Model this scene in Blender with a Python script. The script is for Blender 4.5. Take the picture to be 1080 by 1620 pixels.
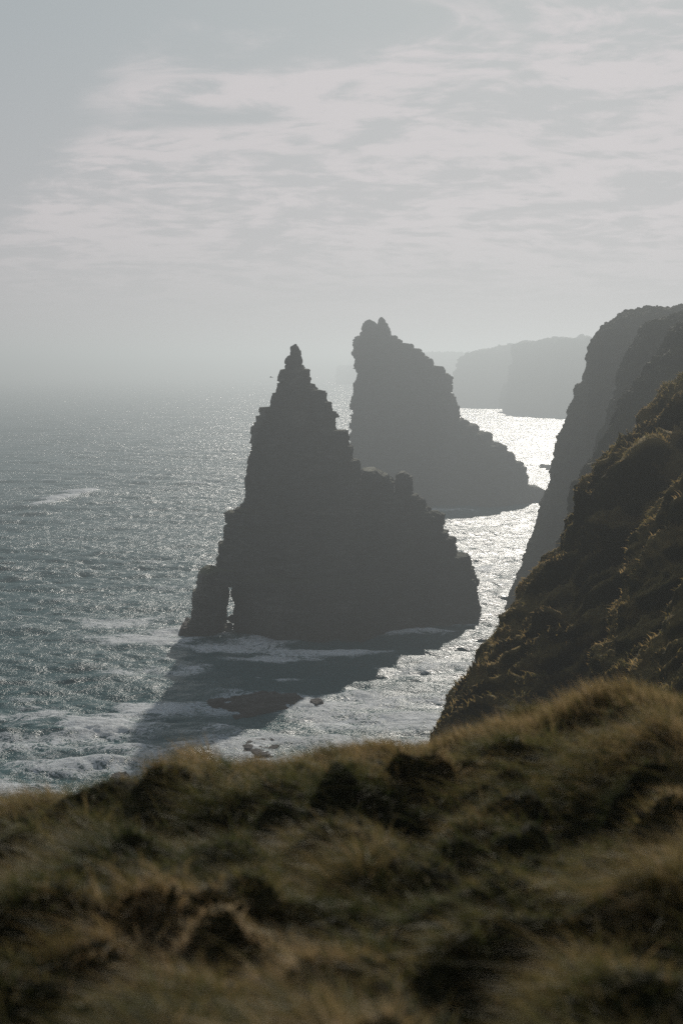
import bpy, math, random
import numpy as np
R = math.radians
for o in list(bpy.data.objects): bpy.data.objects.remove(o)
S = bpy.context.scene
C = S.collection

# ------------------------------------------------------------------ camera
CAM_H = 45.0
FPX = 2700.0                         # focal length in photo pixels (1080x1620)
HOR = 578.0                          # horizon row
PITCH = math.atan((810 - HOR) / FPX)
cd = bpy.data.cameras.new('camera'); cam = bpy.data.objects.new('camera', cd); C.objects.link(cam)
cd.sensor_fit = 'VERTICAL'; cd.sensor_height = 36; cd.sensor_width = 24; cd.lens = 60
cam.location = (0, 0, CAM_H); cam.rotation_euler = (math.pi/2 - PITCH, 0, 0)
cd.clip_start = 0.1; cd.clip_end = 60000
cd.dof.use_dof = True; cd.dof.focus_distance = 260; cd.dof.aperture_fstop = 2.7
S.camera = cam

# ------------------------------------------------------------------ sun, sky, exposure
SUN_EL, SUN_AZ = 23.0, 7.5           # azimuth to the right of the view direction (+Y)
sd = bpy.data.lights.new('sun', 'SUN'); so = bpy.data.objects.new('sun', sd); C.objects.link(so)
sd.energy = 3.2; sd.angle = R(0.6); sd.color = (1.0, 0.93, 0.84)
so.rotation_euler = (R(90 - SUN_EL), 0, R(180 - SUN_AZ))
so.location = (0, 0, 120)
S.view_settings.view_transform = 'Standard'; S.view_settings.look = 'None'
S.view_settings.exposure = 0.0; S.view_settings.gamma = 1.0

W = bpy.data.worlds.new('World'); S.world = W; W.use_nodes = True
def build_world():
    nt = W.node_tree; n = nt.nodes; L = nt.links; n.clear()
    out = n.new('ShaderNodeOutputWorld'); bg = n.new('ShaderNodeBackground'); L.new(bg.outputs[0], out.inputs[0])
    sky = n.new('ShaderNodeTexSky'); sky.sky_type = 'NISHITA'; sky.sun_disc = False
    sky.sun_elevation = R(SUN_EL); sky.sun_rotation = R(SUN_AZ); sky.altitude = 50
    sky.air_density = 1.0; sky.dust_density = 2.0; sky.ozone_density = 1.0
    bg.inputs[1].default_value = 0.1
    tc = n.new('ShaderNodeTexCoord'); sep = n.new('ShaderNodeSeparateXYZ'); L.new(tc.outputs['Generated'], sep.inputs[0])
    def M(op, a, b=None, c=None, clamp=False):
        m = n.new('ShaderNodeMath'); m.operation = op; m.use_clamp = clamp
        for i, v in enumerate((a, b, c)):
            if v is None: continue
            if isinstance(v, (int, float)): m.inputs[i].default_value = v
            else: L.new(v, m.inputs[i])
        return m.outputs[0]
    x, y, z = sep.outputs
    el = M('MULTIPLY', M('ARCSINE', z), 57.2958)
    az = M('MULTIPLY', M('ARCTAN2', x, y), 57.2958)
    # a flat cloud deck seen in perspective
    zz = M('ADD', M('MAXIMUM', z, 0.0), 0.16)
    px = M('DIVIDE', x, zz); py = M('DIVIDE', y, zz)
    cb = n.new('ShaderNodeCombineXYZ'); L.new(px, cb.inputs[0]); L.new(py, cb.inputs[1])
    rot = n.new('ShaderNodeMapping'); L.new(cb.outputs[0], rot.inputs[0])
    rot.inputs['Rotation'].default_value = (0, 0, R(-20)); rot.inputs['Scale'].default_value = (1.75, 2.1, 1)
    rot.inputs['Location'].default_value = (2.3, 1.1, 0)
    n1 = n.new('ShaderNodeTexNoise'); n1.inputs['Scale'].default_value = 1.7; n1.inputs['Detail'].default_value = 9
    n1.inputs['Roughness'].default_value = 0.62; n1.inputs['Distortion'].default_value = 1.0; L.new(rot.outputs[0], n1.inputs['Vector'])
    n2 = n.new('ShaderNodeTexNoise'); n2.inputs['Scale'].default_value = 6.5; n2.inputs['Detail'].default_value = 6
    n2.inputs['Roughness'].default_value = 0.55; n2.inputs['Distortion'].default_value = 0.3; L.new(rot.outputs[0], n2.inputs['Vector'])
    n3 = n.new('ShaderNodeTexNoise'); n3.inputs['Scale'].default_value = 0.42; n3.inputs['Detail'].default_value = 3
    L.new(rot.outputs[0], n3.inputs['Vector'])
    # the deck's edge rises to the right; its top edge at about 9 to 11.5 degrees
    edge = M('MINIMUM', M('ADD', M('MULTIPLY', az, 0.20), 11.0), M('ADD', M('MULTIPLY', az, 1.2), 17.9))
    d = M('SUBTRACT', edge, el)                                     # > 0 inside the deck
    d = M('ADD', d, M('MULTIPLY', M('SUBTRACT', n1.outputs[0], 0.5), 5.0))
    # a clear lane in the deck, up and to the left
    ga = M('DIVIDE', M('ADD', az, 4.2), 3.6); ge = M('DIVIDE', M('SUBTRACT', el, M('ADD', M('MULTIPLY', az, 0.03), 8.15)), 0.42)
    gap = M('EXPONENT', M('MULTIPLY', M('ADD', M('MULTIPLY', ga, ga), M('MULTIPLY', ge, ge)), -1.0))
    d = M('SUBTRACT', d, M('MULTIPLY', gap, 3.4))
    ss = n.new('ShaderNodeMapRange'); ss.interpolation_type = 'SMOOTHSTEP'; L.new(d, ss.inputs[0])
    ss.inputs[1].default_value = -1.0; ss.inputs[2].default_value = 1.8
    low = n.new('ShaderNodeMapRange'); low.interpolation_type = 'SMOOTHSTEP'; L.new(el, low.inputs[0])
    low.inputs[1].default_value = 0.8; low.inputs[2].default_value = 5.0
    fr = M('ADD', M('MULTIPLY', n1.outputs[0], 0.65), M('MULTIPLY', n2.outputs[0], 0.35))
    br = n.new('ShaderNodeMapRange'); br.interpolation_type = 'SMOOTHSTEP'; L.new(fr, br.inputs[0])
    br.inputs[1].default_value = 0.43; br.inputs[2].default_value = 0.56
    cl = M('MULTIPLY', M('MULTIPLY', ss.outputs[0], low.outputs[0]), M('ADD', M('MULTIPLY', br.outputs[0], 0.80), 0.20))
    # thin grey veil over all of the sky, denser and paler low down
    veil = n.new('ShaderNodeMapRange'); veil.interpolation_type = 'SMOOTHSTEP'; L.new(el, veil.inputs[0])
    veil.inputs[1].default_value = 16; veil.inputs[2].default_value = 0; veil.inputs[3].default_value = 0.97; veil.inputs[4].default_value = 0.995
    def mix(f, a, b):
        m = n.new('ShaderNodeMix'); m.data_type = 'RGBA'
        if isinstance(f, (int, float)): m.inputs[0].default_value = f
        else: L.new(f, m.inputs[0])
        for i, v in ((6, a), (7, b)):
            if isinstance(v, tuple): m.inputs[i].default_value = (*v, 1)
            else: L.new(v, m.inputs[i])
        return m.outputs[2]
    vcol = n.new('ShaderNodeValToRGB'); L.new(M('DIVIDE', el, 65.0, clamp=True), vcol.inputs[0])
    e = vcol.color_ramp.elements
    e[0].position = 0.0; e[0].color = (0.49, 0.472, 0.480, 1)
    e[1].position = 1.0; e[1].color = (0.16, 0.22, 0.30, 1)
    for p_, c_ in ((0.07, (0.410, 0.416, 0.436, 1)), (0.17, (0.33, 0.37, 0.398, 1)), (0.40, (0.22, 0.27, 0.31, 1))):
        m_ = e.new(p_); m_.color = c_
    sc = n.new('ShaderNodeVectorMath'); sc.operation = 'SCALE'; sc.inputs[3].default_value = 10.0; L.new(vcol.outputs[0], sc.inputs[0])
    away = n.new('ShaderNodeMapRange'); away.interpolation_type = 'SMOOTHSTEP'              # the sky is duller away from the sun
    L.new(M('COSINE', M('MULTIPLY', M('SUBTRACT', az, SUN_AZ), 0.0174533)), away.inputs[0])
    away.inputs[1].default_value = -0.6; away.inputs[2].default_value = 0.85; away.inputs[3].default_value = 3.6
    away.inputs[4].default_value = 10.0; L.new(away.outputs[0], sc.inputs[3])
    veiled = mix(veil.outputs[0], sky.outputs[0], sc.outputs[0])
    col = mix(M('MULTIPLY', M('MULTIPLY', cl, 0.9), M('MULTIPLY', away.outputs[0], 0.1)), veiled, (5.85, 5.5, 5.6))
    L.new(col, bg.inputs[0])
build_world()
W.cycles.sampling_method = 'NONE'

S.render.engine = 'CYCLES'
cy = S.cycles
cy.max_bounces = 6; cy.diffuse_bounces = 2; cy.glossy_bounces = 2; cy.transmission_bounces = 3
cy.volume_bounces = 0; cy.transparent_max_bounces = 4
cy.use_denoising = False              # keeps the fine sparkle of the sea; the rest stays as film grain; cy.sample_clamp_indirect = 4; cy.sample_clamp_direct = 0.95
cy.caustics_reflective = False; cy.caustics_refractive = False

# ------------------------------------------------------------------ helpers
def ray(px, py):
    u = (px - 540) / FPX; v = (810 - py) / FPX
    c, s = math.cos(PITCH), math.sin(PITCH)
    return (u, c + v * s, -s + v * c)
def at(px, py, D):                   # survey: photo pixel + real distance -> world point
    d = ray(px, py); t = D / d[1]
    return (d[0] * t, D, CAM_H + d[2] * t)
def on_sea(px, py):
    d = ray(px, py); t = -CAM_H / d[2]
    return (d[0] * t, d[1] * t)

_rng = np.random.RandomState(7)
_P = _rng.permutation(256).astype(np.int32); _P = np.concatenate([_P, _P, _P])
_G = _rng.normal(size=(256, 3)); _G /= np.linalg.norm(_G, axis=1)[:, None]
def perlin(x, y, z):
    x = np.asarray(x, float); y = np.asarray(y, float) + 0 * x; z = np.asarray(z, float) + 0 * x; x = x + 0 * y
    xi = np.floor(x).astype(int); yi = np.floor(y).astype(int); zi = np.floor(z).astype(int)
    xf, yf, zf = x - xi, y - yi, z - zi
    xi &= 255; yi &= 255; zi &= 255
    f = lambda t: t * t * t * (t * (t * 6 - 15) + 10)
    u, v, w = f(xf), f(yf), f(zf)
    def g(a, b, c):
        h = _P[_P[_P[xi + a] + yi + b] + zi + c]; G = _G[h]
        return G[..., 0] * (xf - a) + G[..., 1] * (yf - b) + G[..., 2] * (zf - c)
    l = lambda a, b, t: a + (b - a) * t
    return 1.6 * l(l(l(g(0,0,0), g(1,0,0), u), l(g(0,1,0), g(1,1,0), u), v),
                   l(l(g(0,0,1), g(1,0,1), u), l(g(0,1,1), g(1,1,1), u), v), w)
def fbm(x, y, z, o=4, gain=0.5, ridge=False):
    r = 0; a = 1.0
    for i in range(o):
        n_ = perlin(x * 2**i + 17.3 * i, y * 2**i - 9.1 * i, z * 2**i + 3.7 * i)
        r = r + a * ((1 - 2 * np.abs(n_)) if ridge else n_); a *= gain
    return r
def hash1(i):
    return _P[np.asarray(i).astype(int) & 255] / 127.5 - 1
def sstep(a, b, x):
    t = np.clip((x - a) / (b - a), 0, 1); return t * t * (3 - 2 * t)

def mesh_obj(name, verts, quads, mat, parent=None, smooth=False, tris=None, attrs=None):
    verts = np.ascontiguousarray(verts, dtype=np.float32); me = bpy.data.meshes.new(name)
    nq = 0 if quads is None else len(quads); ntr = 0 if tris is None else len(tris)
    me.vertices.add(len(verts)); me.vertices.foreach_set('co', verts.ravel())
    loops = np.concatenate([np.asarray(quads, dtype=np.int32).ravel() if nq else np.zeros(0, np.int32),
                            np.asarray(tris, dtype=np.int32).ravel() if ntr else np.zeros(0, np.int32)])
    me.loops.add(len(loops)); me.loops.foreach_set('vertex_index', loops)
    st = np.concatenate([np.arange(nq) * 4, nq * 4 + np.arange(ntr) * 3]).astype(np.int32)
    me.polygons.add(nq + ntr); me.polygons.foreach_set('loop_start', st)
    me.update(calc_edges=True); me.validate()
    me.polygons.foreach_set('use_smooth', [smooth] * len(me.polygons))
    for k, (dim, val) in (attrs or {}).items():
        a = me.attributes.new(k, 'FLOAT' if dim == 1 else 'FLOAT_VECTOR', 'POINT')
        a.data.foreach_set('value' if dim == 1 else 'vector', np.ascontiguousarray(val, dtype=np.float32).ravel())
    me.materials.append(mat)
    o = bpy.data.objects.new(name, me); C.objects.link(o)
    if parent: o.parent = parent
    return o
def grid_quads(nr, nc, wrap=False):
    i = np.arange(nr - 1)[:, None]; j = np.arange(nc if wrap else nc - 1)[None, :]
    j2 = (j + 1) % nc
    a = i * nc + j; b = i * nc + j2; c = (i + 1) * nc + j2; d = (i + 1) * nc + j
    return np.stack([a, b, c, d], -1).reshape(-1, 4)
def grid_normals(P, wrap=False):
    if wrap:
        dv = np.roll(P, -1, 1) - np.roll(P, 1, 1)
    else:
        dv = np.gradient(P, axis=1)
    du = np.gradient(P, axis=0)
    N = np.cross(dv, du); N /= np.linalg.norm(N, axis=2)[..., None] + 1e-9
    return N
def tag(o, label=None, cat=None, group=None, kind=None):
    if label: o['label'] = label
    if cat: o['category'] = cat
    if group: o['group'] = group
    if kind: o['kind'] = kind
    return o
def empty(name, loc):
    e = bpy.data.objects.new(name, None); C.objects.link(e); e.location = loc; e.empty_display_size = 1; return e

# ------------------------------------------------------------------ materials
def new_mat(name):
    m = bpy.data.materials.new(name); m.use_nodes = True
    nt = m.node_tree; nt.nodes.clear(); return m, nt.nodes, nt.links
def noise(n, L, vec, scale, detail=5, rough=0.55, dist=0.0, vscale=None):
    if vscale:
        mp = n.new('ShaderNodeMapping'); mp.inputs['Scale'].default_value = vscale; L.new(vec, mp.inputs[0]); vec = mp.outputs[0]
    t = n.new('ShaderNodeTexNoise'); t.inputs['Scale'].default_value = scale; t.inputs['Detail'].default_value = detail
    t.inputs['Roughness'].default_value = rough; t.inputs['Distortion'].default_value = dist; L.new(vec, t.inputs['Vector'])
    return t.outputs[0]
def ramp(n, L, f, stops):
    r = n.new('ShaderNodeValToRGB'); L.new(f, r.inputs[0]); e = r.color_ramp.elements
    while len(e) > 1: e.remove(e[-1])
    e[0].position = stops[0][0]; e[0].color = (*stops[0][1], 1)
    for p, c in stops[1:]:
        k = e.new(p); k.color = (*c, 1)
    return r.outputs[0]
def mixc(n, L, f, a, b, mode='MIX'):
    m = n.new('ShaderNodeMix'); m.data_type = 'RGBA'; m.blend_type = mode
    if isinstance(f, (int, float)): m.inputs[0].default_value = f
    else: L.new(f, m.inputs[0])
    for i, v in ((6, a), (7, b)):
        if isinstance(v, tuple): m.inputs[i].default_value = (*v, 1)
        else: L.new(v, m.inputs[i])
    return m.outputs[2]
def mrange(n, L, v, a, b, c=0.0, d=1.0, smooth=True):
    m = n.new('ShaderNodeMapRange'); m.interpolation_type = 'SMOOTHSTEP' if smooth else 'LINEAR'
    L.new(v, m.inputs[0])
    for i, q in ((1, a), (2, b), (3, c), (4, d)): 
        if isinstance(q, (int, float)): m.inputs[i].default_value = q
        else: L.new(q, m.inputs[i])
    return m.outputs[0]

def rock_mat(name, dark, mid, pale, grass=None, bump=0.5, grass_z=(0.35, 0.7), scale=1.0):
    m, n, L = new_mat(name)
    g = n.new('ShaderNodeNewGeometry'); pos = g.outputs['Position']
    strata = noise(n, L, pos, 1.0 * scale, 5, 0.65, 1.2, (0.16, 0.16, 0.9))
    blot = noise(n, L, pos, 0.22 * scale, 6, 0.6)
    fine = noise(n, L, pos, 2.2 * scale, 6, 0.65)
    joint = noise(n, L, pos, 1.0 * scale, 4, 0.6, 0.0, (0.9, 0.9, 0.07))
    s = n.new('ShaderNodeMath'); s.operation = 'ADD'; L.new(strata, s.inputs[0]); L.new(fine, s.inputs[1])
    h = n.new('ShaderNodeMath'); h.operation = 'MULTIPLY'; h.inputs[1].default_value = 0.5; L.new(s.outputs[0], h.inputs[0])
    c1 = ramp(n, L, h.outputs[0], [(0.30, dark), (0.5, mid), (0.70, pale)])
    c2 = mixc(n, L, mrange(n, L, blot, 0.40, 0.66), c1, mid)
    if grass:
        sp = n.new('ShaderNodeSeparateXYZ'); L.new(g.outputs['Normal'], sp.inputs[0])
        up = n.new('ShaderNodeMath'); up.operation = 'ADD'; L.new(sp.outputs[2], up.inputs[0])
        q = n.new('ShaderNodeMath'); q.operation = 'MULTIPLY_ADD'; L.new(blot, q.inputs[0]); q.inputs[1].default_value = 1.1; q.inputs[2].default_value = -0.55
        L.new(q.outputs[0], up.inputs[1])
        gcol = ramp(n, L, fine, [(0.35, tuple(0.6 * v for v in grass)), (0.6, grass), (0.75, (grass[0] * 1.7, grass[1] * 1.35, grass[2]))])
        c2 = mixc(n, L, mrange(n, L, up.outputs[0], grass_z[0], grass_z[1]), c2, gcol)
    bs = n.new('ShaderNodeBsdfPrincipled'); L.new(c2, bs.inputs['Base Color']); bs.inputs['Roughness'].default_value = 0.9
    bs.inputs['Specular IOR Level'].default_value = 0.05 if ('earth' in name or 'moss' in name) else 0.22
    hh = n.new('ShaderNodeMath'); hh.operation = 'ADD'; L.new(h.outputs[0], hh.inputs[0]); L.new(joint, hh.inputs[1])
    b = n.new('ShaderNodeBump'); b.inputs['Strength'].default_value = bump; b.inputs['Distance'].default_value = 0.8
    L.new(hh.outputs[0], b.inputs['Height']); L.new(b.outputs[0], bs.inputs['Normal'])
    o = n.new('ShaderNodeOutputMaterial'); L.new(bs.outputs[0], o.inputs[0]); return m
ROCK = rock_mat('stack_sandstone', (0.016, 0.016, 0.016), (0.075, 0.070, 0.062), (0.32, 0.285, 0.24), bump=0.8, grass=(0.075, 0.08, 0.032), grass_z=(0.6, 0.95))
ROCKG = rock_mat('cliff_rock_with_turf', (0.024, 0.024, 0.014), (0.060, 0.052, 0.028), (0.12, 0.10, 0.055), grass=(0.085, 0.072, 0.022))
TURF = rock_mat('green_turf', (0.03, 0.04, 0.015), (0.075, 0.09, 0.03), (0.13, 0.14, 0.05), bump=0.3)
WET = rock_mat('wet_reef_rock', (0.022, 0.019, 0.017), (0.065, 0.052, 0.044), (0.15, 0.12, 0.10), scale=2.0, bump=0.7)
EARTH = rock_mat('slope_earth_and_moss', (0.016, 0.016, 0.007), (0.036, 0.034, 0.013), (0.075, 0.055, 0.02), bump=0.8, scale=2.0)

MOSS_SUNLIT = rock_mat('mossy_turf_sunlit_tops', (0.022, 0.021, 0.008), (0.065, 0.056, 0.020), (0.13, 0.10, 0.038), grass=(0.33, 0.235, 0.085), grass_z=(0.30, 0.72), bump=0.9, scale=2.0)  # upward faces coloured gold, painting low sun onto the ridges
def blade_mat(name, stops, trans=0.45, tipmix=0.6):
    m, n, L = new_mat(name)
    a = n.new('ShaderNodeAttribute'); a.attribute_name = 'tint'
    b = n.new('ShaderNodeAttribute'); b.attribute_name = 'along'
    c = ramp(n, L, a.outputs['Fac'], stops)
    tip = mixc(n, L, tipmix, c, (0.50, 0.36, 0.18))  # golden tips, brightened in colour to paint sunlight catching the blades
    c = mixc(n, L, mrange(n, L, b.outputs['Fac'], 0.45, 1.0), c, tip)
    d = n.new('ShaderNodeBsdfDiffuse'); L.new(c, d.inputs[0])
    t = n.new('ShaderNodeBsdfTranslucent'); L.new(c, t.inputs[0])
    x = n.new('ShaderNodeMixShader'); x.inputs[0].default_value = trans; L.new(d.outputs[0], x.inputs[1]); L.new(t.outputs[0], x.inputs[2])
    gl = n.new('ShaderNodeBsdfGlossy'); gl.inputs['Roughness'].default_value = 0.5; gl.inputs[0].default_value = (0.6, 0.6, 0.55, 1)
    y = n.new('ShaderNodeMixShader'); y.inputs[0].default_value = 0.05; L.new(x.outputs[0], y.inputs[1]); L.new(gl.outputs[0], y.inputs[2])
    o = n.new('ShaderNodeOutputMaterial'); L.new(y.outputs[0], o.inputs[0]); return m

def sea_mat():
    m, n, L = new_mat('sea_water')
    g = n.new('ShaderNodeNewGeometry'); pos = g.outputs['Position']
    at_ = n.new('ShaderNodeAttribute'); at_.attribute_name = 'foam'; fm = at_.outputs['Fac']
    crest = n.new('ShaderNodeAttribute'); crest.attribute_name = 'crest'
    def MA(op, a, b):
        q = n.new('ShaderNodeMath'); q.operation = op
        for i, v in enumerate((a, b)):
            if isinstance(v, (int, float)): q.inputs[i].default_value = v
            else: L.new(v, q.inputs[i])
        return q.outputs[0]
    # ripples at three scales
    w1 = noise(n, L, pos, 1.0, 7, 0.58, 0.4, (0.36, 0.27, 1))
    w2 = noise(n, L, pos, 1.0, 3, 0.55, 0.3, (1.7, 3.2, 1))
    b1 = n.new('ShaderNodeBump'); b1.inputs['Strength'].default_value = 1.0; L.new(mrange(n, L, noise(n, L, pos, 1.0, 4, 0.6, 0.8, (0.012, 0.022, 1)), 0.36, 0.62, 0.55, 1.0), b1.inputs['Strength']); b1.inputs['Distance'].default_value = 1.05; L.new(w1, b1.inputs['Height'])
    b2 = n.new('ShaderNodeBump'); b2.inputs['Strength'].default_value = 1.0; b2.inputs['Distance'].default_value = 0.13; L.new(w2, b2.inputs['Height']); L.new(b1.outputs[0], b2.inputs['Normal'])
    # water
    wcol = mixc(n, L, mrange(n, L, fm, 0.2, 0.95), (0.012, 0.078, 0.086), (0.07, 0.16, 0.16))
    wcol = mixc(n, L, noise(n, L, pos, 0.012, 3), wcol, (0.020, 0.105, 0.112))
    wb = n.new('ShaderNodeBsdfPrincipled'); L.new(wcol, wb.inputs['Base Color']); wb.inputs['Roughness'].default_value = 0.27
    wb.inputs['IOR'].default_value = 1.333; wb.inputs['Specular IOR Level'].default_value = 0.045; L.new(b2.outputs[0], wb.inputs['Normal'])
    # foam: torn lace and streaks
    warp = n.new('ShaderNodeTexNoise'); warp.inputs['Scale'].default_value = 0.12; warp.inputs['Detail'].default_value = 4; L.new(pos, warp.inputs['Vector'])
    wv = n.new('ShaderNodeVectorMath'); wv.operation = 'MULTIPLY_ADD'; L.new(warp.outputs['Color'], wv.inputs[0]); wv.inputs[1].default_value = (9, 9, 0); L.new(pos, wv.inputs[2])
    f1 = noise(n, L, wv.outputs[0], 0.11, 8, 0.62, 0.6)
    f2 = noise(n, L, wv.outputs[0], 0.75, 8, 0.70, 1.0)
    lace = MA('SUBTRACT', 1.0, MA('MULTIPLY', MA('ABSOLUTE', MA('SUBTRACT', f2, 0.5), 0), 5.0))
    fmix = MA('ADD', MA('MULTIPLY', f1, 0.70), MA('MULTIPLY', lace, 0.36))
    thr = mrange(n, L, fm, 0.0, 1.0, 1.00, 0.27, smooth=False)
    thr = MA('SUBTRACT', thr, MA('MULTIPLY', crest.outputs['Fac'], 0.16))
    ff = mrange(n, L, MA('SUBTRACT', fmix, thr), 0.0, 0.09)
    ff = MA('MULTIPLY', ff, 0.92)
    fb = n.new('ShaderNodeBsdfPrincipled'); fb.inputs['Roughness'].default_value = 0.75
    L.new(mixc(n, L, f2, (0.70, 0.76, 0.77), (0.95, 0.96, 0.96)), fb.inputs['Base Color'])
    b3 = n.new('ShaderNodeBump'); b3.inputs['Strength'].default_value = 0.9; b3.inputs['Distance'].default_value = 0.8; L.new(f2, b3.inputs['Height']); L.new(b1.outputs[0], b3.inputs['Normal'])
    L.new(b3.outputs[0], fb.inputs['Normal'])
    ft = n.new('ShaderNodeBsdfTranslucent'); ft.inputs[0].default_value = (0.75, 0.80, 0.80, 1); L.new(b3.outputs[0], ft.inputs[1])
    fx = n.new('ShaderNodeMixShader'); fx.inputs[0].default_value = 0.15; L.new(fb.outputs[0], fx.inputs[1]); L.new(ft.outputs[0], fx.inputs[2])
    x = n.new('ShaderNodeMixShader'); L.new(ff, x.inputs[0]); L.new(wb.outputs[0], x.inputs[1]); L.new(fx.outputs[0], x.inputs[2])
    o = n.new('ShaderNodeOutputMaterial'); L.new(x.outputs[0], o.inputs[0]); return m

# ------------------------------------------------------------------ sea
def spaced(lo, hi, fine_lo, fine_hi, step, growth):
    a = list(np.arange(fine_lo, fine_hi, step)); x = fine_hi; s = step
    while x < hi: a.append(x); s *= growth; x += s
    a.append(hi); x = fine_lo; s = step; b = []
    while x > lo: s *= growth * 1.03; x -= s; b.append(max(x, lo))
    return np.array(b[::-1] + a)
def foam_amount(X, Y):
    f = np.zeros_like(X)
    def blob(px, py, rx, ry, amp):
        cx, cy_ = on_sea(px, py)
        nonlocal f
        f = np.maximum(f, amp * np.exp(-((X - cx) / rx) ** 2 - ((Y - cy_) / ry) ** 2))
    shore = 0.56 * sstep(262, 206, Y + X * 0.10 + 9 * perlin(X * 0.03, Y * 0.03, 1.0))
    f = np.maximum(f, shore)
    blob(150, 1150, 9, 9, 0.8); blob(60, 1210, 22, 14, 0.72); blob(300, 1120, 20, 9, 0.72); blob(560, 1110, 28, 10, 0.72)
    blob(620, 1140, 30, 10, 0.75); blob(390, 1022, 12, 9, 1.0); blob(520, 1032, 14, 8, 0.85); blob(430, 1045, 12, 5, 0.7); blob(470, 1075, 10, 4, 0.6); blob(300, 1000, 12, 10, 0.95); blob(250, 1060, 16, 8, 0.75)
    blob(230, 1010, 16, 10, 0.80); blob(180, 985, 14, 9, 0.72); blob(650, 997, 13, 5, 0.9); blob(710, 985, 9, 6, 0.85); blob(590, 1003, 10, 4, 0.85); blob(370, 1018, 10, 6, 0.88)
    blob(455, 1010, 20, 3, 0.6); blob(220, 940, 18, 26, 0.5); blob(700, 1060, 16, 12, 0.6); blob(440, 1110, 14, 10, 0.88)
    # surf at the foot of the far cliffs and in the channel
    blob(860, 670, 40, 120, 0.45); blob(800, 648, 40, 60, 0.5); blob(830, 780, 20, 20, 0.5); blob(760, 900, 10, 40, 0.45)
    f = np.maximum(f, 0.30 + 0.10 * perlin(X * 0.006, Y * 0.004, 5.0))
    return np.clip(f * 0.90, 0, 1)
def build_sea():
    xs = spaced(-7000, 7000, -62, 62, 0.45, 1.014)
    ys = np.concatenate([spaced(-1500, 345, 172, 344.5, 0.40, 1.1), spaced(345.4, 12500, 345.5, 346, 0.45, 1.0045)])
    ys = ys[np.concatenate([[True], np.diff(ys) > 0.05])]
    X, Y = np.meshgrid(xs, ys)
    dx = np.gradient(xs)[None, :] + 0 * X; dy = np.gradient(ys)[:, None] + 0 * X
    sp = np.maximum(dx, dy)
    Z = np.zeros_like(X); DX = np.zeros_like(X); DY = np.zeros_like(X)
    r = np.random.RandomState(3)
    gust = 0.8 + 0.45 * fbm(X * 0.012, Y * 0.012, 8.0, 2)
    for k in range(64):
        lam = 1.7 * (30 / 1.7) ** (k / 63.0)
        ang = R(-100) + r.normal() * R(32) ; kx, ky = math.cos(ang), math.sin(ang)
        amp = 0.0072 * lam ** 0.92 * (0.7 + 0.6 * r.rand())
        if lam > 12: amp *= 0.75
        w = 2 * math.pi / lam
        ph = w * (kx * X + ky * Y) + r.rand() * 6.28 + 0.9 * perlin(X / (lam * 4), Y / (lam * 4), k * 1.7)
        A = amp * gust * sstep(1.6, 3.2, lam / sp)
        Z += A * np.cos(ph); DX += kx * A * 1.1 * np.sin(ph); DY += ky * A * 1.1 * np.sin(ph)
    # a breaking swell close in on the left, and a smaller one behind it
    def swell(px0, py0, px1, py1, h, w):
        (ax, ay), (bx, by) = on_sea(px0, py0), on_sea(px1, py1)
        l = math.hypot(bx - ax, by - ay); tx, ty = (bx - ax) / l, (by - ay) / l
        s = (X - ax) * tx + (Y - ay) * ty; q = -(X - ax) * ty + (Y - ay) * tx + 1.5 * perlin(X * 0.06, Y * 0.06, 2.0)
        e = sstep(-6, 4, s) * sstep(l + 5, l - 3, s)
        return h * e * np.where(q < 0, np.exp(-(q / (w * 0.45)) ** 2), np.exp(-(q / w) ** 2)), e
    s1, e1 = swell(-120, 1172, 120, 1160, 1.05, 4.0)
    s2, e2 = swell(-100, 1090, 200, 1075, 0.5, 3.5)
    s3, e3 = swell(120, 1215, 330, 1190, 0.5, 3)
    s4, e4 = swell(60, 800, 150, 775, 0.9, 5)
    Z += s1 + s2 + s3 + s4
    foam = foam_amount(X, Y)
    cx, cy_ = on_sea(158, 1155)
    foam = np.maximum(foam, 1.0 * np.exp(-((X - cx) / 4.5) ** 2 - ((Y - cy_) / 2.8) ** 2))
    foam = foam * (1 - 0.75 * np.clip(s1 - 0.5, 0, 1) * (X < cx - 4))
    foam = np.clip(foam + 0.35 * np.clip(s4, 0, 1) + 0.12 * np.clip(s2, 0, 1), 0, 1)
    chop = np.exp(-((X - cx) / 4.5) ** 2 - ((Y - cy_) / 2.6) ** 2)
    Z += chop * (0.35 + 0.3 * fbm(X * 0.9, Y * 0.9, 3.0, 4, 0.6))
    crest = np.clip((Z - s1 - s2 - s3) / 0.9, -0.5, 1)
    P = np.stack([X + DX, Y + DY, Z], -1)
    o = mesh_obj('sea', P.reshape(-1, 3), grid_quads(*X.shape), sea_mat(), smooth=True,
                 attrs={'foam': (1, foam.ravel()), 'crest': (1, crest.ravel())})
    tag(o, 'choppy grey green sea glittering towards the light', kind='structure')
build_sea()

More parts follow.
